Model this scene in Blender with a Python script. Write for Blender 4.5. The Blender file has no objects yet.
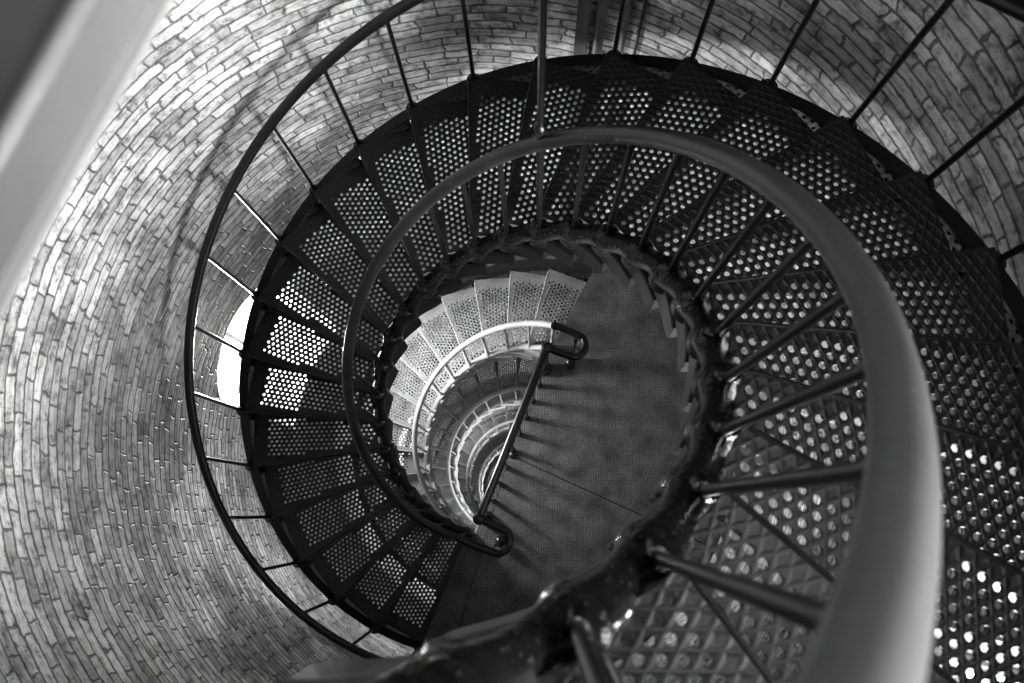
import bpy, math, random
from mathutils import Vector, Matrix
from mathutils.geometry import delaunay_2d_cdt
random.seed(7)
S = 1.8                                   # metres per layout unit (outer stair radius)
PI = math.pi
sc = bpy.context.scene
col = sc.collection

# ------------------------------------------------------------------ layout
TH0, DTH, RISE = 0.1204, 0.2106, 0.1225   # angle of step line 0, angle per step, rise per step (upper flight)
RI, RO, RW = 0.454, 1.0, 1.13             # inner rail circle, outer rail circle, wall
HR = 0.488                                # height of the handrail centre above the post base
TL = -0.06                                # tread surface relative to the post base
K0, K1 = -9, 20                           # upper flight: step lines from the upper to the lower landing
THE = TH0 + K1 * DTH                      # direction of the landing edge (248 deg)
EV = Vector((math.cos(THE), math.sin(THE), 0))
NV = Vector((-math.sin(THE), math.cos(THE), 0))
RISE2 = 0.138
TH2 = 1.0863                              # start angle of every lower half flight
D2 = (THE - TH2) / 15
LEVELS = [(-2.45, 0.53), (-2.45 - 15 * RISE2, 0.55), (-2.45 - 30 * RISE2, 0.56), (-2.45 - 45 * RISE2, 0.57), (-2.45 - 60 * RISE2, 0.575)]
ZFLOOR = -2.45 - 75 * RISE2 + TL
ZTOP = 3.3

# ------------------------------------------------------------------ materials
def nd(nt, t, **kw):
    n = nt.nodes.new(t)
    for k, v in kw.items():
        setattr(n, k, v)
    return n

def base_mat(name):
    m = bpy.data.materials.new(name); m.use_nodes = True
    nt = m.node_tree
    return m, nt, nt.nodes['Principled BSDF']

def ramp(nt, stops):
    r = nd(nt, 'ShaderNodeValToRGB')
    e = r.color_ramp.elements
    e[0].position, e[0].color = stops[0][0], (stops[0][1],) * 3 + (1,)
    e[1].position, e[1].color = stops[-1][0], (stops[-1][1],) * 3 + (1,)
    for p, c in stops[1:-1]:
        x = e.new(p); x.color = (c,) * 3 + (1,)
    return r

def paint(name, lo, hi, rough, bump=.25, scale=30, metal=0.0, spec=.5, speck=0.0):
    m, nt, b = base_mat(name)
    L = nt.links.new
    tc = nd(nt, 'ShaderNodeTexCoord')
    n1 = nd(nt, 'ShaderNodeTexNoise'); n1.inputs['Scale'].default_value = scale * .25; n1.inputs['Detail'].default_value = 6
    n2 = nd(nt, 'ShaderNodeTexNoise'); n2.inputs['Scale'].default_value = scale; n2.inputs['Detail'].default_value = 4
    L(tc.outputs['Object'], n1.inputs['Vector']); L(tc.outputs['Object'], n2.inputs['Vector'])
    r = ramp(nt, [(.3, lo), (.7, hi)])
    L(n1.outputs['Fac'], r.inputs['Fac'])
    colr = r.outputs['Color']
    if speck:
        v = nd(nt, 'ShaderNodeTexNoise'); v.inputs['Scale'].default_value = scale * 3; v.inputs['Detail'].default_value = 3
        L(tc.outputs['Object'], v.inputs['Vector'])
        r2 = ramp(nt, [(.66, 0), (.74, speck)])
        L(v.outputs['Fac'], r2.inputs['Fac'])
        mx = nd(nt, 'ShaderNodeMixRGB', blend_type='ADD'); mx.inputs['Fac'].default_value = 1
        L(colr, mx.inputs['Color1']); L(r2.outputs['Color'], mx.inputs['Color2']); colr = mx.outputs['Color']
    L(colr, b.inputs['Base Color'])
    b.inputs['Roughness'].default_value = rough
    b.inputs['Metallic'].default_value = metal
    b.inputs['Specular IOR Level'].default_value = spec
    bp = nd(nt, 'ShaderNodeBump'); bp.inputs['Strength'].default_value = bump; bp.inputs['Distance'].default_value = .008
    L(n2.outputs['Fac'], bp.inputs['Height']); L(bp.outputs['Normal'], b.inputs['Normal'])
    return m

def lattice_mat(name, lo, hi, rough, period, depth, contrast=0.0, bump=.6, spec=.5, rot=None):
    """cast iron with a raised diagonal lattice; object coordinates"""
    m, nt, b = base_mat(name); L = nt.links.new
    tc = nd(nt, 'ShaderNodeTexCoord')
    sep = nd(nt, 'ShaderNodeSeparateXYZ'); L(tc.outputs['Object'], sep.inputs[0])
    def mth(op, a, bb=None):
        x = nd(nt, 'ShaderNodeMath', operation=op)
        for i, v in enumerate((a, bb)):
            if v is None: continue
            if isinstance(v, (int, float)): x.inputs[i].default_value = v
            else: L(v, x.inputs[i])
        return x.outputs[0]
    ax = mth('MULTIPLY', sep.outputs['X'], 2 * PI / period[0]); ay = mth('MULTIPLY', sep.outputs['Y'], 2 * PI / period[1])
    h = mth('MULTIPLY', mth('COSINE', ax), mth('COSINE', ay))
    ab = mth('ABSOLUTE', h)
    if rot is not None:     # diagonal ridges running between the holes
        mp = nd(nt, 'ShaderNodeMapping'); mp.inputs['Rotation'].default_value = (0, 0, -rot)
        L(tc.outputs['Object'], mp.inputs['Vector']); L(mp.outputs[0], sep.inputs[0])
        X = mth('MULTIPLY', sep.outputs['X'], PI / period[0]); Y = mth('MULTIPLY', sep.outputs['Y'], PI / period[1])
        ab = mth('MAXIMUM', mth('ABSOLUTE', mth('SINE', mth('ADD', X, Y))), mth('ABSOLUTE', mth('SINE', mth('SUBTRACT', X, Y))))
        ab = mth('POWER', ab, 6)
    n1 = nd(nt, 'ShaderNodeTexNoise'); n1.inputs['Scale'].default_value = 5; n1.inputs['Detail'].default_value = 8
    L(tc.outputs['Object'], n1.inputs['Vector'])
    n2 = nd(nt, 'ShaderNodeTexNoise'); n2.inputs['Scale'].default_value = 60; n2.inputs['Detail'].default_value = 5
    L(tc.outputs['Object'], n2.inputs['Vector'])
    r = ramp(nt, [(.32, lo), (.68, hi)]); L(n1.outputs['Fac'], r.inputs['Fac'])
    r3 = ramp(nt, [(.3, .6), (.75, 1.5)]); L(n2.outputs['Fac'], r3.inputs['Fac'])
    m1 = nd(nt, 'ShaderNodeMixRGB', blend_type='MULTIPLY'); m1.inputs['Fac'].default_value = 1
    L(r.outputs['Color'], m1.inputs['Color1']); L(r3.outputs['Color'], m1.inputs['Color2'])
    r2 = ramp(nt, [(0.0, 1 - contrast), (.8, 1 + contrast * .6)]); L(ab, r2.inputs['Fac'])
    m2 = nd(nt, 'ShaderNodeMixRGB', blend_type='MULTIPLY'); m2.inputs['Fac'].default_value = 1
    L(m1.outputs['Color'], m2.inputs['Color1']); L(r2.outputs['Color'], m2.inputs['Color2'])
    L(m2.outputs['Color'], b.inputs['Base Color'])
    b.inputs['Roughness'].default_value = rough; b.inputs['Specular IOR Level'].default_value = spec
    hh = mth('ADD', ab, mth('MULTIPLY', n2.outputs['Fac'], .8))
    bp = nd(nt, 'ShaderNodeBump'); bp.inputs['Strength'].default_value = bump; bp.inputs['Distance'].default_value = depth
    L(hh, bp.inputs['Height']); L(bp.outputs['Normal'], b.inputs['Normal'])
    return m

def brick_mat():
    m, nt, b = base_mat('painted_brick'); L = nt.links.new
    uv = nd(nt, 'ShaderNodeUVMap'); uv.uv_map = 'UVMap'
    tc = nd(nt, 'ShaderNodeTexCoord')
    def noise(sc_, det=4, src=tc.outputs['Object'], rough=.5):
        n = nd(nt, 'ShaderNodeTexNoise'); n.inputs['Scale'].default_value = sc_; n.inputs['Detail'].default_value = det
        n.inputs['Roughness'].default_value = rough
        L(src, n.inputs['Vector']); return n
    def warp(scale, amp, det):
        n = noise(scale, det)
        q = nd(nt, 'ShaderNodeVectorMath', operation='SUBTRACT'); q.inputs[1].default_value = (.5, .5, .5)
        L(n.outputs['Color'], q.inputs[0])
        w = nd(nt, 'ShaderNodeVectorMath', operation='MULTIPLY'); w.inputs[1].default_value = amp
        L(q.outputs[0], w.inputs[0]); return w.outputs[0]
    cur = uv.outputs[0]
    for scl, amp, det in ((2.2, (.05, .035, 0), 2), (9, (.030, .010, 0), 2), (30, (.014, .009, 0), 4)):
        ad = nd(nt, 'ShaderNodeVectorMath', operation='ADD'); L(cur, ad.inputs[0]); L(warp(scl, amp, det), ad.inputs[1]); cur = ad.outputs[0]
    br = nd(nt, 'ShaderNodeTexBrick')
    br.inputs['Scale'].default_value = 1
    br.inputs['Brick Width'].default_value = .112; br.inputs['Row Height'].default_value = .0375
    br.inputs['Mortar Size'].default_value = .0050; br.inputs['Mortar Smooth'].default_value = .75
    br.inputs['Color1'].default_value = (.74,) * 3 + (1,); br.inputs['Color2'].default_value = (.36,) * 3 + (1,)
    br.inputs['Mortar'].default_value = (.19,) * 3 + (1,)
    br.inputs['Bias'].default_value = -.1
    br.offset = .42; br.offset_frequency = 2; br.squash = 1.35; br.squash_frequency = 3
    ad2 = ad
    str_ = nd(nt, 'ShaderNodeVectorMath', operation='MULTIPLY'); str_.inputs[1].default_value = (9, 70, 1); L(cur, str_.inputs[0])
    stn = nd(nt, 'ShaderNodeTexNoise'); stn.inputs['Scale'].default_value = 1; stn.inputs['Detail'].default_value = 5; L(str_.outputs[0], stn.inputs['Vector'])
    rst = ramp(nt, [(.34, .55), (.52, 1.0), (.8, 1.12)]); L(stn.outputs['Fac'], rst.inputs['Fac'])
    L(ad2.outputs[0], br.inputs['Vector'])
    big = noise(1.3, 6, rough=.65); rb = ramp(nt, [(.33, .55), (.66, 1.2)]); L(big.outputs['Fac'], rb.inputs['Fac'])
    mid = noise(5.5, 5, rough=.7); rm_ = ramp(nt, [(.36, .55), (.5, 1.0), (.68, 1.12)]); L(mid.outputs['Fac'], rm_.inputs['Fac'])
    mm = nd(nt, 'ShaderNodeMixRGB', blend_type='MULTIPLY'); mm.inputs['Fac'].default_value = .9
    L(rb.outputs['Color'], mm.inputs['Color1']); L(rm_.outputs['Color'], mm.inputs['Color2'])
    fine = noise(22, 6, rough=.7); rf = ramp(nt, [(.34, .30), (.48, .92), (.75, 1.15)]); L(fine.outputs['Fac'], rf.inputs['Fac'])
    m1 = nd(nt, 'ShaderNodeMixRGB', blend_type='MULTIPLY'); m1.inputs['Fac'].default_value = 1
    L(br.outputs['Color'], m1.inputs['Color1']); L(mm.outputs['Color'], m1.inputs['Color2'])
    m2 = nd(nt, 'ShaderNodeMixRGB', blend_type='MULTIPLY'); m2.inputs['Fac'].default_value = .8
    L(m1.outputs['Color'], m2.inputs['Color1']); L(rf.outputs['Color'], m2.inputs['Color2'])
    m3 = nd(nt, 'ShaderNodeMixRGB', blend_type='MULTIPLY'); m3.inputs['Fac'].default_value = .75
    L(m2.outputs['Color'], m3.inputs['Color1']); L(rst.outputs['Color'], m3.inputs['Color2'])
    L(m3.outputs['Color'], b.inputs['Base Color'])
    b.inputs['Roughness'].default_value = .55; b.inputs['Specular IOR Level'].default_value = .35
    inv = nd(nt, 'ShaderNodeMath', operation='MULTIPLY_ADD'); inv.inputs[1].default_value = -1; inv.inputs[2].default_value = 1
    L(br.outputs['Fac'], inv.inputs[0])
    a2 = nd(nt, 'ShaderNodeMath', operation='MULTIPLY_ADD'); a2.inputs[1].default_value = .55
    L(stn.outputs['Fac'], a2.inputs[0]); L(inv.outputs[0], a2.inputs[2])
    bp = nd(nt, 'ShaderNodeBump'); bp.inputs['Strength'].default_value = .7; bp.inputs['Distance'].default_value = .012
    L(a2.outputs[0], bp.inputs['Height']); L(bp.outputs['Normal'], b.inputs['Normal'])
    return m

M = {}
M['brick'] = brick_mat()
M['black'] = paint('black_iron_paint', .004, .009, .36, bump=.35, scale=22)
M['rail'] = paint('rail_paint_lit_upper', .008, .022, .30, bump=.15, scale=26, speck=.10)
def lit_gradient(m, z0, z1, gain):
    '''overhead light put into the rail colour, lighter towards its upper end'''
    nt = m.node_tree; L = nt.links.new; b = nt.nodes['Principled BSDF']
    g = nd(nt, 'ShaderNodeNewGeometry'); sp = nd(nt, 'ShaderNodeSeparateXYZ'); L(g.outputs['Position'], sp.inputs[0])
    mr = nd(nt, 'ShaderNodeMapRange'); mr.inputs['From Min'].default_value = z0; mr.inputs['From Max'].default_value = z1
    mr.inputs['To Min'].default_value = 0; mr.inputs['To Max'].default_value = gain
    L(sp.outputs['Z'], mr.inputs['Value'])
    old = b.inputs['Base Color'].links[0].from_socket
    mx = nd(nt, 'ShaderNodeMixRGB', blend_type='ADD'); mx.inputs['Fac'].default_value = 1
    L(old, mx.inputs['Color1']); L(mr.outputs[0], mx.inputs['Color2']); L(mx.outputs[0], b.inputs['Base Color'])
lit_gradient(M['rail'], .15 * S, 1.05 * S, .17)  # near rail colour lightened to stand in for light from above
M['curb'] = paint('thick_black_paint', .007, .022, .20, bump=1.0, scale=30, speck=.14)
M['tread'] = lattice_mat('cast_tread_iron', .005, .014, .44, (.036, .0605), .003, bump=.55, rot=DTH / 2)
M['nose'] = paint('worn_nosing_paint', .010, .03, .4, bump=.3, scale=20)
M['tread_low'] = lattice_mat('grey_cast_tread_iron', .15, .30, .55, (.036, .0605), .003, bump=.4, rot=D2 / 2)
M['plate'] = lattice_mat('stippled_landing_iron', .075, .17, .5, (.040, .030), .004, contrast=.5, bump=.8)
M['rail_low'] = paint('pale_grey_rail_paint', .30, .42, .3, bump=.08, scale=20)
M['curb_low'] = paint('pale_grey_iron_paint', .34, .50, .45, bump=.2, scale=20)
M['edge'] = paint('grey_edge_paint', .11, .23, .34, bump=.3, scale=10)
M['edgetop'] = paint('dark_landing_paint', .05, .11, .5, bump=.3, scale=10)
M['pipe'] = paint('grey_pipe_paint', .10, .14, .5, bump=.1)
M['pipe_dark'] = paint('dark_pipe_paint', .02, .03, .5, bump=.1)
M['ceil'] = paint('plaster', .30, .4, .8, bump=.1)
M['frame'] = paint('white_window_paint', .6, .7, .5, bump=.05)
M['ground'] = paint('stone_floor', .25, .38, .7, bump=.2)
gm, gnt, gb = base_mat('window_glass')
gb.inputs['Base Color'].default_value = (1, 1, 1, 1); gb.inputs['Roughness'].default_value = .02
gb.inputs['Transmission Weight'].default_value = 1; gb.inputs['IOR'].default_value = 1.05
M['glass'] = gm

# ------------------------------------------------------------------ mesh builder (layout units, scaled on build)
class MB:
    def __init__(s): s.v = []; s.f = []; s.uv = {}
    def add(s, vs, fs):
        o = len(s.v); s.v += [tuple(x) for x in vs]; s.f += [tuple(i + o for i in f) for f in fs]; return o
    def box(s, c, d, rz=0.0):
        ca, sa = math.cos(rz), math.sin(rz); vs = []
        for z in (-.5, .5):
            for x, y in ((-.5, -.5), (.5, -.5), (.5, .5), (-.5, .5)):
                X, Y = x * d[0], y * d[1]
                vs.append((c[0] + X * ca - Y * sa, c[1] + X * sa + Y * ca, c[2] + z * d[2]))
        s.add(vs, [(3, 2, 1, 0), (4, 5, 6, 7), (0, 1, 5, 4), (1, 2, 6, 5), (2, 3, 7, 6), (3, 0, 4, 7)])
    def tube(s, pts, r, n=12, cap=True):
        pts = [Vector(p) for p in pts]; m = len(pts)
        tan = [(pts[min(i + 1, m - 1)] - pts[max(i - 1, 0)]).normalized() for i in range(m)]
        up = Vector((0, 0, 1)) if abs(tan[0].z) < .9 else Vector((1, 0, 0))
        a = (up - tan[0] * up.dot(tan[0])).normalized(); vs = []
        for i in range(m):
            a = (a - tan[i] * a.dot(tan[i])).normalized(); b = tan[i].cross(a)
            rr = r[i] if isinstance(r, (list, tuple)) else r
            for j in range(n):
                t = 2 * PI * j / n
                vs.append(pts[i] + (a * math.cos(t) + b * math.sin(t)) * rr)
        fs = [(i * n + j, i * n + (j + 1) % n, (i + 1) * n + (j + 1) % n, (i + 1) * n + j) for i in range(m - 1) for j in range(n)]
        if cap: fs += [tuple(range(n - 1, -1, -1)), tuple((m - 1) * n + j for j in range(n))]
        s.add(vs, fs)
    def lathe(s, prof, c=(0, 0, 0), n=16):
        vs = [(c[0] + r * math.cos(2 * PI * j / n), c[1] + r * math.sin(2 * PI * j / n), c[2] + z) for r, z in prof for j in range(n)]
        m = len(prof)
        fs = [(i * n + j, i * n + (j + 1) % n, (i + 1) * n + (j + 1) % n, (i + 1) * n + j) for i in range(m - 1) for j in range(n)]
        fs += [tuple(range(n - 1, -1, -1)), tuple((m - 1) * n + j for j in range(n))]
        s.add(vs, fs)
    def prism(s, poly, z0, z1):
        n = len(poly)
        vs = [(x, y, z0) for x, y in poly] + [(x, y, z1) for x, y in poly]
        s.add(vs, [tuple(range(n - 1, -1, -1)), tuple(range(n, 2 * n))] + [(i, (i + 1) % n, n + (i + 1) % n, n + i) for i in range(n)])
    def panel(s, outline, holes, fn):
        """perforated sheet: outline and holes in (u,v); fn(u,v,side) -> xyz for the two faces"""
        vs2 = [Vector(p) for p in outline]; faces = [list(range(len(outline)))]
        for h in holes:
            o = len(vs2); vs2 += [Vector(p) for p in h]; faces.append(list(range(o, o + len(h))))
        ov, oe, of, ove, oee, off = delaunay_2d_cdt(vs2, [], faces, 1, 1e-7)
        keep = [f for f, src in zip(of, off) if 0 in src and len(src) == 1]
        n = len(ov)
        vs = [fn(p.x, p.y, 1) for p in ov] + [fn(p.x, p.y, 0) for p in ov]
        fs = [tuple(f) for f in keep] + [tuple(n + i for i in reversed(f)) for f in keep]
        cnt = {}
        for f in keep:
            for i in range(len(f)):
                a, b = f[i], f[(i + 1) % len(f)]
                cnt[(a, b)] = 1
        for (a, b) in cnt:
            if (b, a) not in cnt: fs.append((b, a, n + a, n + b))
        s.add(vs, fs)
    def mesh(s, name, mat, smooth=True):
        me = bpy.data.meshes.new(name)
        me.from_pydata([(x * S, y * S, z * S) for x, y, z in s.v], [], s.f)
        me.validate(); me.update()
        me.materials.append(mat)
        if smooth:
            me.polygons.foreach_set('use_smooth', [True] * len(me.polygons))
            try: me.set_sharp_from_angle(angle=math.radians(40))
            except Exception: pass
        return me

def inst(name, me, parent=None, loc=(0, 0, 0), rz=0.0):
    o = bpy.data.objects.new(name, me); col.objects.link(o)
    o.location = [c * S for c in loc]; o.rotation_euler = (0, 0, rz)
    if parent: o.parent = parent
    return o
def tag(o, label=None, cat=None, group=None, kind=None):
    for k, v in (('label', label), ('category', cat), ('group', group), ('kind', kind)):
        if v: o[k] = v
    return o
def empty(name, loc, label, cat, group=None):
    return tag(inst(name, None, None, loc), label, cat, group)
def pol(r, t, z=0.0): return (r * math.cos(t), r * math.sin(t), z)
def rel(p, loc): return tuple(p[i] - loc[i] for i in range(3))

# ------------------------------------------------------------------ tower shell
WIN = [  # centre angle (deg), half width (deg), sill z, spring z, crown z
    (159, 15.0, -2.85, -1.84, -1.67),
    (-42, 13.0, -.70, .12, .30),
    (-35, 14.0, .98, 1.62, 1.80),
    (160, 14.0, -7.1, -6.15, -5.95),
    (-22, 14.0, -6.2, -5.2, -5.0),
    (-22, 14.0, -10.3, -9.3, -9.1),
]
DEPTH = .26
def arch_z(w, t):
    c, hw, z0, zs, zc = w; x = (t - c) / hw
    x = max(-1, min(1, x)); return zs + (zc - zs) * (math.sqrt(max(0, 1 - (x * .93) ** 2)) - math.sqrt(1 - .93 ** 2)) / (1 - math.sqrt(1 - .93 ** 2))
def angdiff(a, b): return (a - b + 180) % 360 - 180
def shell():
    mb = MB(); uvs = []
    ZB = ZFLOOR - .02
    N = 360
    def quad(ps, uv):
        o = len(mb.v); mb.v += ps; mb.f.append((o, o + 1, o + 2, o + 3)); uvs.extend(uv)
    for i in range(N):
        a0, a1 = i, i + 1; t0, t1 = math.radians(a0), math.radians(a1)
        ops = []
        for w in WIN:
            if abs(angdiff(a0 + .5, w[0])) < w[1]:
                ops.append((w[2], w[2], arch_z(w, w[0] + angdiff(a0, w[0])), arch_z(w, w[0] + angdiff(a1, w[0]))))
        ops.sort()
        zs = [(ZB, ZB)]
        for o in ops: zs += [(o[0], o[1]), (o[2], o[3])]
        zs.append((ZTOP, ZTOP))
        for R, flip in ((RW, False), (RW + DEPTH, True)):
            for j in range(0, len(zs), 2):
                (l0, l1), (h0, h1) = zs[j], zs[j + 1]
                nseg = max(1, int((h0 - l0) / .5))
                for q in range(nseg):
                    f0, f1 = q / nseg, (q + 1) / nseg
                    b0, b1 = l0 + (h0 - l0) * f0, l1 + (h1 - l1) * f0
                    c0, c1 = l0 + (h0 - l0) * f1, l1 + (h1 - l1) * f1
                    P = [pol(R, t0, b0), pol(R, t1, b1), pol(R, t1, c1), pol(R, t0, c0)]
                    U = [(t0 * RW, b0), (t1 * RW, b1), (t1 * RW, c1), (t0 * RW, c0)]
                    if not flip: P.reverse(); U.reverse()
                    quad(P, U)
        # reveals: sill and arch soffit
        for (s0, s1, c0, c1) in ops:
            quad([pol(RW, t0, s0), pol(RW, t1, s1), pol(RW + DEPTH, t1, s1), pol(RW + DEPTH, t0, s0)], [(t0 * RW, s0), (t1 * RW, s1), (t1 * RW, s1 + DEPTH), (t0 * RW, s0 + DEPTH)])
            quad([pol(RW, t0, c0), pol(RW + DEPTH, t0, c0), pol(RW + DEPTH, t1, c1), pol(RW, t1, c1)], [(0, t0 * RW), (DEPTH, t0 * RW), (DEPTH, t1 * RW), (0, t1 * RW)])
    for w in WIN:
        for sg in (-1, 1):
            t = math.radians(w[0] + sg * w[1]); zt = arch_z(w, w[0] + sg * w[1])
            P = [pol(RW, t, w[2]), pol(RW + DEPTH, t, w[2]), pol(RW + DEPTH, t, zt), pol(RW, t, zt)]
            U = [(0, w[2]), (DEPTH, w[2]), (DEPTH, zt), (0, zt)]
            quad(P, U)
    me = bpy.data.meshes.new('wall_round')
    me.from_pydata([(x * S, y * S, z * S) for x, y, z in mb.v], [], mb.f)
    l = me.uv_layers.new(name='UVMap')
    for i, u in enumerate(uvs): l.data[i].uv = u
    me.materials.append(M['brick'])
    return tag(inst('wall_round', me), kind='structure')
shell()

# header course of upright bricks round each window arch
def ring_prism(r, z0, z1, n=96):
    return [(r * math.cos(2 * PI * i / n), r * math.sin(2 * PI * i / n)) for i in range(n)]
mb = MB(); mb.prism(ring_prism(RW + DEPTH, 0, 0), ZFLOOR - .1, ZFLOOR); tag(inst('floor', mb.mesh('floor', M['ground'], False)), kind='structure')
mb = MB(); mb.prism(ring_prism(RW + DEPTH, 0, 0), ZTOP, ZTOP + .1); tag(inst('ceiling', mb.mesh('ceiling', M['ceil'], False)), kind='structure')

for wi, w in enumerate(WIN):
    c = math.radians(w[0]); rr_ = RW + DEPTH * .8
    hw = math.radians(w[1])
    def arcpts(rad, z_off, n=14):
        return [pol(rad, c - hw + 2 * hw * i / n, arch_z(w, w[0] - w[1] + 2 * w[1] * i / n) + z_off) for i in range(n + 1)]
    loc = pol(rr_, c, w[2])
    root = tag(inst('window_%d' % (wi + 1), None, None, loc), kind='structure')
    f = MB()
    path = [pol(rr_, c - hw * .96, w[2] + .02)] + arcpts(rr_, -.02) + [pol(rr_, c + hw * .96, w[2] + .02), pol(rr_, c - hw * .96, w[2] + .02)]
    f.tube([rel(p, loc) for p in path], .016, 6, False)
    inst('window_frame', f.mesh('window_frame', M['frame']), root)
    f = MB()
    f.tube([rel(pol(rr_, c, w[2] + .02), loc), rel(pol(rr_, c, w[4] - .02), loc)], .010, 6)
    for q in (1, 2):
        z = w[2] + (w[3] - w[2]) * q / 3 + .02
        f.tube([rel(pol(rr_, c - hw * .96 + 2 * hw * .96 * i / 8, z), loc) for i in range(9)], .008, 6)
    inst('glazing_bars', f.mesh('glazing_bars', M['frame']), root)
    g = MB(); n = 14
    for i in range(n):
        a0 = -1 + 2 * i / n; a1 = -1 + 2 * (i + 1) / n
        g.add([rel(pol(rr_, c + hw * a0, w[2]), loc), rel(pol(rr_, c + hw * a1, w[2]), loc), rel(pol(rr_, c + hw * a1, arch_z(w, w[0] + w[1] * a1)), loc), rel(pol(rr_, c + hw * a0, arch_z(w, w[0] + w[1] * a0)), loc)], [(0, 1, 2, 3)])
    inst('window_pane', g.mesh('window_pane', M['glass']), root)

# ------------------------------------------------------------------ stair components
def octo(x, y, r, n=8): return [(x + r * math.cos(2 * PI * (i + .5) / n) * (1.12), y + r * math.sin(2 * PI * (i + .5) / n) * .95) for i in range(n)]
def tread_mesh(name, ri, D, mat, hr=.0061):
    """wedge from angle 0 to D, surface at z=0, perforated; outer edge straight"""
    th = .008; rin = ri + .012; rout = .968
    nose = .012
    c, s_ = math.cos, math.sin
    out = []
    for i in range(5):
        t = D * i / 4; out.append((rin * c(t), rin * s_(t)))
    # nosing side pushed forward
    dx, dy = -s_(D) * nose, c(D) * nose
    A = (rin * c(D) + dx, rin * s_(D) + dy); B = (rout * c(D) + dx, rout * s_(D) + dy)
    out = out[:-1] + [A, B, (rout, 0)]
    out.reverse()
    # lattice in the frame of the bisector
    b = D / 2; a, rh = .0200, .0168; holes = []
    j0 = int(1 / rh)
    for j in range(-12, 13):
        v = j * rh
        for i in range(int(.4 / a), int(1.0 / a) + 1):
            u = i * a + (a / 2 if j % 2 else 0)
            x = u * c(b) - v * s_(b); y = u * s_(b) + v * c(b)
            r = math.hypot(x, y); t = math.atan2(y, x)
            d0 = r * s_(t); d1 = r * s_(D - t)
            if d0 < .013 or d1 < .012: continue
            if r < ri + .024 or u > rout - .066: continue
            holes.append([(x + (px * c(b) - py * s_(b)), y + (px * s_(b) + py * c(b))) for px, py in octo(0, 0, hr)])
    m = MB(); m.panel(out, holes, lambda u, v, sd: (u, v, 0 if sd else -th))
    return m.mesh(name, mat, False)
def nosing_mesh(ri, D, mat):
    m = MB(); dx, dy = -math.sin(D) * .010, math.cos(D) * .010
    p0 = (( ri + .014) * math.cos(D) + dx, (ri + .014) * math.sin(D) + dy, -.002)
    p1 = (.953 * math.cos(D) + dx, .953 * math.sin(D) + dy, -.002)
    m.tube([p0, p1], .0042, 8); return m.mesh('nosing', mat)
def riser_mesh(ri, D, rise, mat):
    """upright sheet below the nosing, from -rise to 0"""
    m = MB(); ca, sa = math.cos(D), math.sin(D)
    out = [(ri + .014, -rise + .002), (.953, -rise + .002), (.953, -.006), (ri + .014, -.006)]
    m.panel(out, [], lambda u, v, sd: (u * ca - (.004 if sd else 0) * sa, u * sa + (.004 if sd else 0) * ca, v))
    return m.mesh('riser', mat, False)
def bracket_mesh(ri, D, drop, mat, top=.012):
    """curved inner stringer plate hanging below the tread, rounded lower corners"""
    m = MB(); r0, r1 = ri - .016, ri + .004
    e = .03 / ri; n = 10; prof = []
    t0, t1 = -.022 / ri, D + .022 / ri
    pts = []
    for i in range(5):
        q = PI / 2 * i / 4; pts.append((t1 - e + e * math.sin(q) , -drop + .03 - .03 * math.cos(q)))
    pts += [(t1, top), (t0, top)]
    for i in range(5):
        q = PI / 2 * i / 4; pts.append((t0 + e - e * math.cos(q), -drop + .03 - .03 * math.sin(q)))
    # add points along the bottom and top so that it bends with the circle
    res = []
    for i in range(len(pts)):
        a, b = pts[i], pts[(i + 1) % len(pts)]
        res.append(a)
        if abs(b[0] - a[0]) > .08:
            for q in range(1, 6): res.append((a[0] + (b[0] - a[0]) * q / 6, a[1] + (b[1] - a[1]) * q / 6))
    # scale theta to length for the triangulation
    m.panel([(t * ri, z) for t, z in res], [], lambda u, v, sd: pol(r1 if sd else r0, u / ri, v))
    m.tube([pol(r0 + .002, t1 - (t1 - t0) * i / 6, top - .004) for i in range(7)], .008, 8)
    return m.mesh('stringer_bracket', mat, False)
def curb_mesh(ri, D, rise, mat, r=.028):
    """rounded sloping curb running from one post foot to the next; origin at the upper post base"""
    m = MB(); n = 9; pts = []; rr = []
    for i in range(n + 1):
        f = i / n; z = -rise * (f * f * (3 - 2 * f) * .5 + f * .5) - .022
        pts.append(pol(ri - .002, D * f, z)); rr.append(r * (1.12 - .25 * math.sin(PI * f)))
    m.tube(pts, rr, 12); return m.mesh('curb', mat)
def stringer_mesh(D, rise, mat, holes=True):
    """perforated outer string plate with top flange; origin at the upper post base, slopes down with the flight"""
    m = MB(); ro = .984; dep = .135; n = 6
    L_ = D * ro
    top = [(L_ * i / n, -.006) for i in range(n + 1)]; bot = [(L_ * i / n, -.006 - dep) for i in range(n, -1, -1)]
    hs = []
    if holes:
        for j in range(2):
            for i in range(1, 9):
                u = (i + (.5 if j % 2 else 0)) * .0222; v = -.030 - j * .022
                if .016 < u < L_ - .016: hs.append([(u + .0055 * math.cos(2 * PI * q / 8), v + .0055 * math.sin(2 * PI * q / 8)) for q in range(8)])
    o = (top + bot); o.reverse()
    m.panel(o, hs, lambda u, v, sd: pol(ro + (0 if sd else .008), u / ro, v - rise * u / L_))
    # flange
    vs = []; 
    for i in range(n + 1):
        t = D * i / n; z = -rise * i / n
        vs += [pol(.972, t, z), pol(1.008, t, z), pol(1.008, t, z - .010), pol(.972, t, z - .010)]
    fs = [(4 * i + a, 4 * i + (a + 1) % 4, 4 * i + 4 + (a + 1) % 4, 4 * i + 4 + a) for i in range(n) for a in range(4)] + [(0, 3, 2, 1), (4 * n, 4 * n + 1, 4 * n + 2, 4 * n + 3)]
    m.add(vs, fs)
    return m.mesh('outer_string', mat, False)
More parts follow.
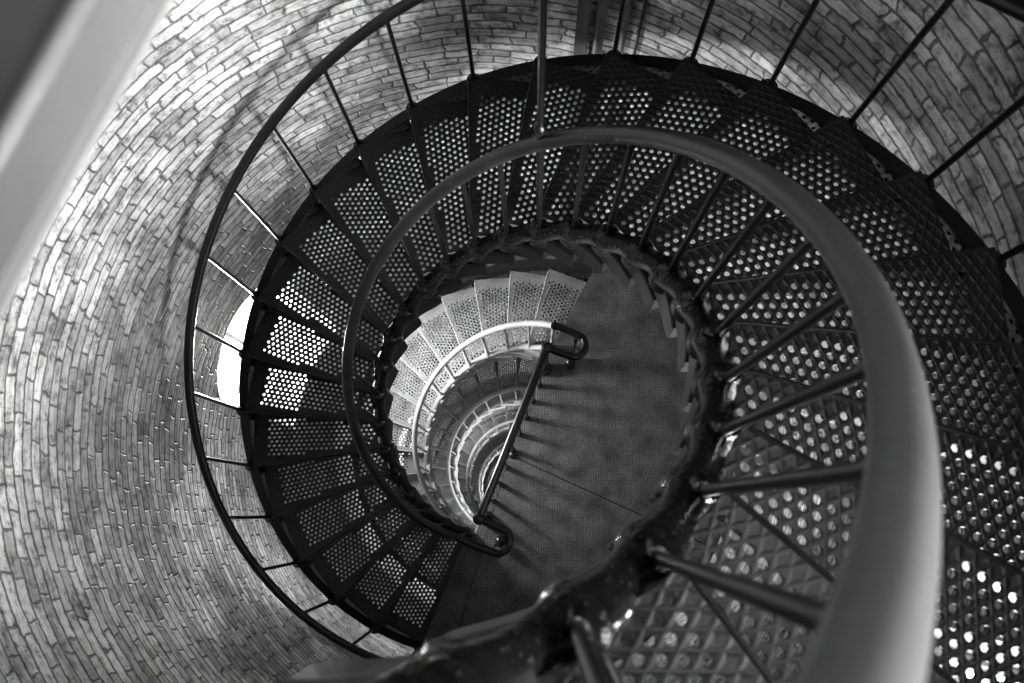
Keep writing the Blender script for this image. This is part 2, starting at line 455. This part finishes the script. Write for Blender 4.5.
def tie_mesh(mat):
    """corner lug joining a tread to the outer string"""
    m = MB(); m.box((.966, .012, -.030), (.05, .034, .030)); m.lathe([(.012, -.016), (.013, -.008), (.006, -.002)], (.962, .012, 0), 8)
    return m.mesh('corner_lug', mat, False)
FOOTP = [(.031, -.062), (.031, -.040), (.029, -.030), (.024, -.020), (.025, -.012), (.027, -.006), (.025, .000), (.017, .004), (.013, .012), (.010, .020)]
def foot_mesh(mat, k=1.0):
    m = MB(); m.lathe([(r * k, z) for r, z in FOOTP], n=18); return m.mesh('post_foot', mat)
def baluster_mesh(h, mat, r=.0066):
    m = MB(); m.lathe([(r, -.01), (r, h - .022), (r * 1.3, h - .018), (r * 1.3, h)], n=12); return m.mesh('baluster', mat)

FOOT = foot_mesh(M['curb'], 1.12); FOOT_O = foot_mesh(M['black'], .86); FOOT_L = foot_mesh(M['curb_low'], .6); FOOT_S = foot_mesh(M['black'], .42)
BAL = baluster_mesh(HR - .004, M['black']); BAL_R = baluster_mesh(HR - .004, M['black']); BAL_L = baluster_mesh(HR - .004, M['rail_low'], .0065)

def add_post(root, rloc, p, bal, foot):
    b = inst('baluster', bal, root, rel(p, rloc)); inst('post_foot', foot, b); return b

def flight(ks, z_of, th_of, ri, D, rise, label, mats, loc, drop=.19, zt=None, rt=None, btop=-.075):
    root = empty('stair_flight', loc, label, 'stairs')
    tm = tread_mesh('tread', ri, D, mats['tread'])
    nm = nosing_mesh(ri, D, mats['nose']); rm = riser_mesh(ri, D, rt or rise, mats['riser']); bm = bracket_mesh(ri, D, drop, mats['bracket'], btop)
    cm = curb_mesh(ri, D, rise, mats['curb'], .028 if zt is None else .017); sm = stringer_mesh(D, rise, mats['outer']); lm = tie_mesh(mats['outer'])
    for k in ks:
        z, t = z_of(k), th_of(k)
        tr = inst('tread', tm, root, rel((0, 0, zt(k) if zt else z + TL), loc), t)
        inst('nosing', nm, tr); inst('riser', rm, tr); 
        if not (zt is None and k == K0): inst('stringer_bracket', bm, tr)
        inst('corner_lug', lm, tr)
        if not (zt is None and k == K0): inst('curb', cm, root, rel((0, 0, z), loc), t)
        inst('outer_string', sm, root, rel((0, 0, z), loc), t)
    return root

# upper flight
zu = lambda k: -RISE * k
tu = lambda k: TH0 + DTH * k
UM = dict(tread=M['tread'], nose=M['nose'], riser=M['black'], curb=M['curb'], outer=M['black'], bracket=M['black'])
floc = (0, 0, zu(K1) + TL)
flight(range(K0, K1), zu, tu, RI, DTH, RISE, 'nearest black iron spiral flight of perforated treads winding down to the solid landing', UM, floc)

def helix(r, h, z_of, th_of, k0, k1, per=6):
    n = int((k1 - k0) * per); return [pol(r, th_of(k0 + (k1 - k0) * i / n), z_of(k0 + (k1 - k0) * i / n) + h) for i in range(n + 1)]

def railing(name, r, ks, krange, z_of, th_of, label, rm, bal, foot, rad, loc, group=None, hh=HR):
    root = empty(name, loc, label, 'railing', group)
    m = MB(); m.tube([rel(p, loc) for p in helix(r, hh, z_of, th_of, krange[0], krange[1])], rad, 16)
    inst('handrail', m.mesh('handrail', rm), root)
    for k in ks: add_post(root, loc, pol(r, th_of(k), z_of(k)), bal, foot)
    return root
l1 = pol(RI, tu(K1), zu(K1) + TL)
railing('inner_railing', RI, range(-8, K1 + 1), (-9, K1), zu, tu, 'thick black handrail on balusters along the inner edge of the nearest flight', M['rail'], BAL_R, FOOT, .0172, l1, hh=HR + .014)
l2 = pol(RO, tu(K1), zu(K1) + TL)
railing('outer_railing', RO, range(K0, K1 + 1), (K0, K1 + .6), zu, tu, 'thin black outer handrail and balusters of the nearest flight beside the brick wall', M['black'], BAL, FOOT_O, .0150, l2)

# lower half flights
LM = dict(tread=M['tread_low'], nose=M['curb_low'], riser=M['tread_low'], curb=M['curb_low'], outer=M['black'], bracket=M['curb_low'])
names = ['pale grey perforated half flight curving down just below the solid landing',
         'second pale half flight down, its treads seen inside the first pale handrail',
         'third pale half flight down, a narrow dim crescent deep in the well',
         'fourth half flight down, a small bright crescent near the bottom of the well',
         'lowest half flight, reaching the floor at the bottom of the well']
rnames = ['pale handrail along the inner edge of the first half flight below the landing',
          'pale curved handrail with white curb inside the first pale handrail, second one down',
          'dim curved handrail of the third half flight deep in the well',
          'small bright curved handrail near the bottom of the well',
          'innermost tiny handrail at the very bottom of the well']
onames = 'black outer handrail hidden under the nearest flight, along the wall side of the first pale half flight'
for i, (zb, ri) in enumerate(LEVELS):
    zf = lambda k, zb=zb: zb - RISE2 * k
    tf = lambda k: TH2 + D2 * k
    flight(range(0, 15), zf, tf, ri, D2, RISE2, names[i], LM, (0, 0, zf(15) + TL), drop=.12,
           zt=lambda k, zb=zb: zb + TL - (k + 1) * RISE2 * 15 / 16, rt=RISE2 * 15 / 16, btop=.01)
    # the top step of the flight is the landing edge; fill step 0 as part of the landing
    loc = pol(ri, tf(15), zf(15) + TL)
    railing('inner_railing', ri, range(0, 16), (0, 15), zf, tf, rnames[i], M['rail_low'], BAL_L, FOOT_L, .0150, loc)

# ------------------------------------------------------------------ landings
def ne(n, e, z): return tuple(NV * n + EV * e + Vector((0, 0, z)))
def ne2(n, e): v = NV * n + EV * e; return (v.x, v.y)
def arc2(r, a0, a1, n=24): return [(r * math.cos(a0 + (a1 - a0) * i / n), r * math.sin(a0 + (a1 - a0) * i / n)) for i in range(n + 1)]
NE_ = .052
RL = RW - .004
def landing(z, ri_up, ri_dn, label):
    loc = (0, 0, z)
    root = empty('stair_landing', loc, label, 'landing')
    ta, tb = THE, TH2 + 2 * PI      # runs from the upper flight's last line to the lower flight's first riser
    # split into cast plates by radial seams meeting near the middle of the chord
    hub = ne2(NE_ + .004, 0.03)
    seams = [THE, THE + .14, THE + 1.5, tb]
    def bnd(t):                          # chord end points
        pass
    plates = []
    # lower triangle-like plate polygons
    start = [ne2(NE_, ri_up - .012), pol(ri_up - .012, ta)[:2]]
    end = [pol(ri_dn - .012, tb)[:2], ne2(NE_, -(ri_dn - .03))]
    g = .0022
    for q in range(3):
        a0, a1 = seams[q], seams[q + 1]
        arc = arc2(RL, a0 + (g if q else 0), a1 - (g if q < 2 else 0), 14)
        if q == 0: poly = [hub] + [start[0], start[1]] + arc
        elif q == 2: poly = [hub] + arc + end
        else: poly = [hub] + arc
        cx = sum(p[0] for p in poly) / len(poly); cy = sum(p[1] for p in poly) / len(poly)
        poly = [(p[0] + (cx - p[0]) * .0035, p[1] + (cy - p[1]) * .0035) for p in poly]
        m = MB(); m.prism(poly, -.016, 0); inst('floor_plate', m.mesh('floor_plate', M['plate'], False), root)
    m = MB()  # dark under-frame
    poly = [start[0], start[1]] + arc2(RL, ta, tb, 50) + end
    m.prism(poly, -.045, -.0165)
    inst('under_frame', m.mesh('under_frame', M['black'], False), root)
    m = MB(); m.tube([rel(ne(NE_ - .004, ri_up - .02, z - .012), loc), rel(ne(NE_ - .004, -(ri_dn - .04), z - .012), loc)], .012, 8)
    inst('edge_rail', m.mesh('edge_rail', M['curb'] if False else M['edge']), root)
    # bosses at the hub
    m = MB(); m.lathe([(.022, 0), (.020, .006), (.012, .012), (.0, .013)], (hub[0] + .02, hub[1] - .0, 0), 12); inst('plate_bolt', m.mesh('plate_bolt', M['black']), root)
    return root

def catmull(pts, per=8):
    P = [Vector(p) for p in pts]; P = [P[0] * 2 - P[1]] + P + [P[-1] * 2 - P[-2]]; out = []
    for i in range(1, len(P) - 2):
        for q in range(per):
            t = q / per
            out.append(.5 * ((2 * P[i]) + (P[i + 1] - P[i - 1]) * t + (2 * P[i - 1] - 5 * P[i] + 4 * P[i + 1] - P[i + 2]) * t * t + (3 * P[i] - P[i - 1] - 3 * P[i + 1] + P[i + 2]) * t ** 3))
    out.append(P[-2]); return out

def landing_railing(z, ri_up, ri_dn, label):
    """z = post base level; hooks at both ends and a straight rail along the chord"""
    w = .105; zz = z + HR; nr = .066
    loc = ne(nr, 0, z + TL)
    root = empty('landing_railing', loc, label, 'railing')
    eu, ed = ri_up, -ri_dn
    def hook(e, sg):
        pts = [(0, e), (.05, e), (.11, e)]
        for i in range(1, 8):
            q = PI * i / 8; pts.append((.165 + .055 * math.sin(q), e - sg * w / 2 + sg * w / 2 * math.cos(q)))
        pts += [(.11, e - sg * w), (nr + .012, e - sg * w)]
        return pts
    hu = hook(eu, 1); hd = hook(ed, -1)
    hd[0] = (math.sin(THE - PI - TH2) * ri_dn, -math.cos(THE - PI - TH2) * ri_dn); hd[1] = (.085, ed)
    for h, nm in ((hu, 'rail_hook'), (hd, 'rail_hook')):
        m = MB(); m.tube([rel(p, loc) for p in catmull([ne(a, b, zz) for a, b in h], 4)], .0165, 14)
        inst(nm, m.mesh('rail_hook', M['black']), root)
    e0, e1 = eu - w, ed + w
    m = MB(); m.tube([rel(ne(nr, e0 + .012, zz), loc), rel(ne(nr, e1 - .012, zz), loc)], .0175, 16)
    inst('handrail', m.mesh('handrail', M['chord']), root)
    for e in (e0, e1):
        m = MB(); m.lathe([(.011, -.0), (.011, HR - .05), (.021, HR - .03), (.026, HR - .01), (.026, HR + .008), (.018, HR + .022), (.004, HR + .027)], n=16)
        b = inst('newel_post', m.mesh('newel_post', M['black']), root, rel(ne(nr, e, z), loc)); inst('post_foot', FOOT, b)
    nb = 9
    for i in range(1, nb):
        e = e0 + (e1 - e0) * i / nb
        add_post(root, loc, ne(nr + .004, e, z), BAL, FOOT_S)
    for a, b in ((.17, eu - .03), (.17, ed + .03)):
        add_post(root, loc, ne(a, b, z), BAL, FOOT_O)
    return root
M['chord'] = paint('glossy_black_rail', .006, .015, .3, bump=.1)

lab = ['solid grey landing of stippled plates filling the right half of the shaft', 'grey landing below the first pale half flight', 'grey landing below the second pale half flight', 'grey landing below the third half flight', 'lowest grey landing above the shaft floor']
rl = ['straight black landing railing with hooked ends crossing the well at the solid landing', 'straight railing of the second landing down', 'straight railing of the third landing down', 'straight railing of the fourth landing down', 'straight railing of the lowest landing']
up = RI
for i, (zb, ri) in enumerate(LEVELS):
    landing(zb + TL, up, ri, lab[i]); landing_railing(zb, up, ri, rl[i])
    up = ri

# upper landing, left half, just below the camera
ZU = 1.165
loc = (0, 0, ZU)
root = empty('stair_landing', loc, 'blurred grey landing edge close to the camera in the upper left corner', 'landing')
ta, tb = THE - PI, tu(K0) + 2 * PI
RLc = RW - .004
poly = arc2(RLc, ta, tb, 48) + [pol(RI - .0, tb)[:2], ne2(.057, RI - .02), ne2(.057, -.62), ne2(0.0, -.62)]
m = MB(); m.prism(poly, -.012, 0); inst('floor_plate', m.mesh('floor_plate', M['edgetop'], False), root)
m = MB()
c0, c1 = ne2(.052, RI - .02), ne2(.052, -.62)
mid = ((c0[0] + c1[0]) / 2, (c0[1] + c1[1]) / 2, -.022); Ln = math.hypot(c0[0] - c1[0], c0[1] - c1[1])
ang = math.atan2(EV.y, EV.x)
m.box((mid[0], mid[1], -.0155), (Ln, .012, .027), ang); inst('edge_beam', m.mesh('edge_beam', M['edge'], False), root)
m = MB(); m.tube([(c0[0] + NV.x * .004, c0[1] + NV.y * .004, -.002), (c1[0] + NV.x * .004, c1[1] + NV.y * .004, -.002)], .0045, 10)
inst('edge_nosing', m.mesh('edge_nosing', M['edge']), root)
m = MB(); m.box((mid[0] + NV.x * .003, mid[1] + NV.y * .003, -.030), (Ln, .017, .003), ang); inst('edge_flange', m.mesh('edge_flange', M['curb_low'], False), root)

# support rod from the upper landing down to the inner string
ta_ = tu(5.03)
loc = pol(RI, ta_, zu(5) + TL)
root = empty('support_rod', loc, 'long upright black rod crossing in front of the far treads and handrail', 'rod')
m = MB(); m.lathe([(.0068, 0), (.0068, ZU - .016 - loc[2])], n=12); inst('rod', m.mesh('rod', M['black']), root)
m = MB(); zc = HR + .075 - TL
m.lathe([(.007, zc - .02), (.012, zc - .014), (.014, zc), (.012, zc + .014), (.007, zc + .02)], n=14); inst('collar', m.mesh('collar', M['black']), root)

# wall pipes
def pipe(ang, kind, w, label):
    t = math.radians(ang); rr = RW - w / 2 - .004; zb = ZFLOOR
    loc = pol(rr, t, zb); m = MB(); H = ZTOP - zb
    if kind == 'flat': m.box((0, 0, H / 2), (w * .6, w, H), t)
    else: m.lathe([(w / 2, 0), (w / 2, H)], n=12)
    o = inst('wall_pipe', m.mesh('wall_pipe', M['pipe_dark'] if kind == 'dark' else M['pipe'], kind != 'flat'), None, loc)
    return tag(o, label, 'pipe')
pipe(73.9, 'flat', .036, 'flat grey conduit on the brick wall, leftmost of the wall pipes at the top')
pipe(71.3, 'round', .030, 'round grey pipe on the brick wall beside the flat grey conduit')
pipe(67.6, 'round', .016, 'slim grey pipe on the brick wall behind the outer railing')
pipe(65.5, 'dark', .009, 'thin dark cable running up the brick wall, rightmost of the wall pipes')

# ------------------------------------------------------------------ light
world = bpy.data.worlds.new('sky'); sc.world = world; world.use_nodes = True
bg = world.node_tree.nodes['Background']; bg.inputs['Color'].default_value = (1, 1, 1, 1); bg.inputs['Strength'].default_value = 8.0
def area(name, pos, target, size, power, sy=None):
    l = bpy.data.lights.new(name, 'AREA'); l.energy = power; l.size = size * S
    if sy: l.shape = 'RECTANGLE'; l.size_y = sy * S
    o = bpy.data.objects.new(name, l); col.objects.link(o)
    o.location = Vector(pos) * S; d = (Vector(target) - Vector(pos)); o.rotation_euler = d.to_track_quat('-Z', 'Y').to_euler()
    return o
def A(deg, r, z): return pol(r, math.radians(deg), z)
def spread(o, d): o.data.spread = math.radians(d); return o
area('window_light', A(160, RW + .04, -2.0), A(-30, 1.1, -1.1), .20, 120, .30)
spread(area('window_light', A(-42, RW + .02, -.2), A(132, 1.1, .35), .34, 98, .7), 92)
spread(area('window_light', A(-35, RW + .02, 1.38), A(160, .3, .98), .40, 12, .55), 80)
area('lantern_light', (NV.x * .55, NV.y * .55, 3.1), (NV.x * .5, NV.y * .5, 0), .5, 60)
spread(area('window_light', A(158, RW + .04, -2.5), A(140, .7, -3.3), .30, 38, .5), 130)
sun = bpy.data.lights.new('sun', 'SUN'); sun.energy = 4.5; sun.angle = math.radians(1.0)
so = bpy.data.objects.new('sun', sun); col.objects.link(so)
so.rotation_euler = (-Vector((math.cos(math.radians(196)), math.sin(math.radians(196)), 1.1))).to_track_quat('-Z', 'Y').to_euler()
area('window_light', A(-22, RW + .02, -5.5), A(160, .6, -5.9), .42, 150, .7)
area('window_light', A(160, RW + .02, -6.6), A(160, .55, -7.8), .42, 14, .7)
area('window_light', A(-22, RW + .02, -9.7), A(160, .6, -10.2), .42, 170, .7)

# ------------------------------------------------------------------ camera
cam = bpy.data.cameras.new('camera'); co = bpy.data.objects.new('camera', cam); col.objects.link(co)
F = 797.8
cam.sensor_width = 36; cam.lens = F * 36 / 1024
tx, ty = .2111, .0256
co.matrix_world = Matrix.Translation(Vector((.1543, -.3231, 1.4043)) * S) @ (Matrix.Rotation(ty, 4, 'Y') @ Matrix.Rotation(tx, 4, 'X'))
cam.clip_start = .02; cam.clip_end = 200
cam.dof.use_dof = True; cam.dof.focus_distance = 3.0 * S; cam.dof.aperture_fstop = 3.6
sc.camera = co
sc.view_settings.view_transform = 'Standard'
sc.view_settings.look = 'Medium High Contrast'
sc.view_settings.exposure = 0
sc.view_settings.gamma = 1.0
sc.cycles.max_bounces = 8; sc.cycles.use_denoising = True
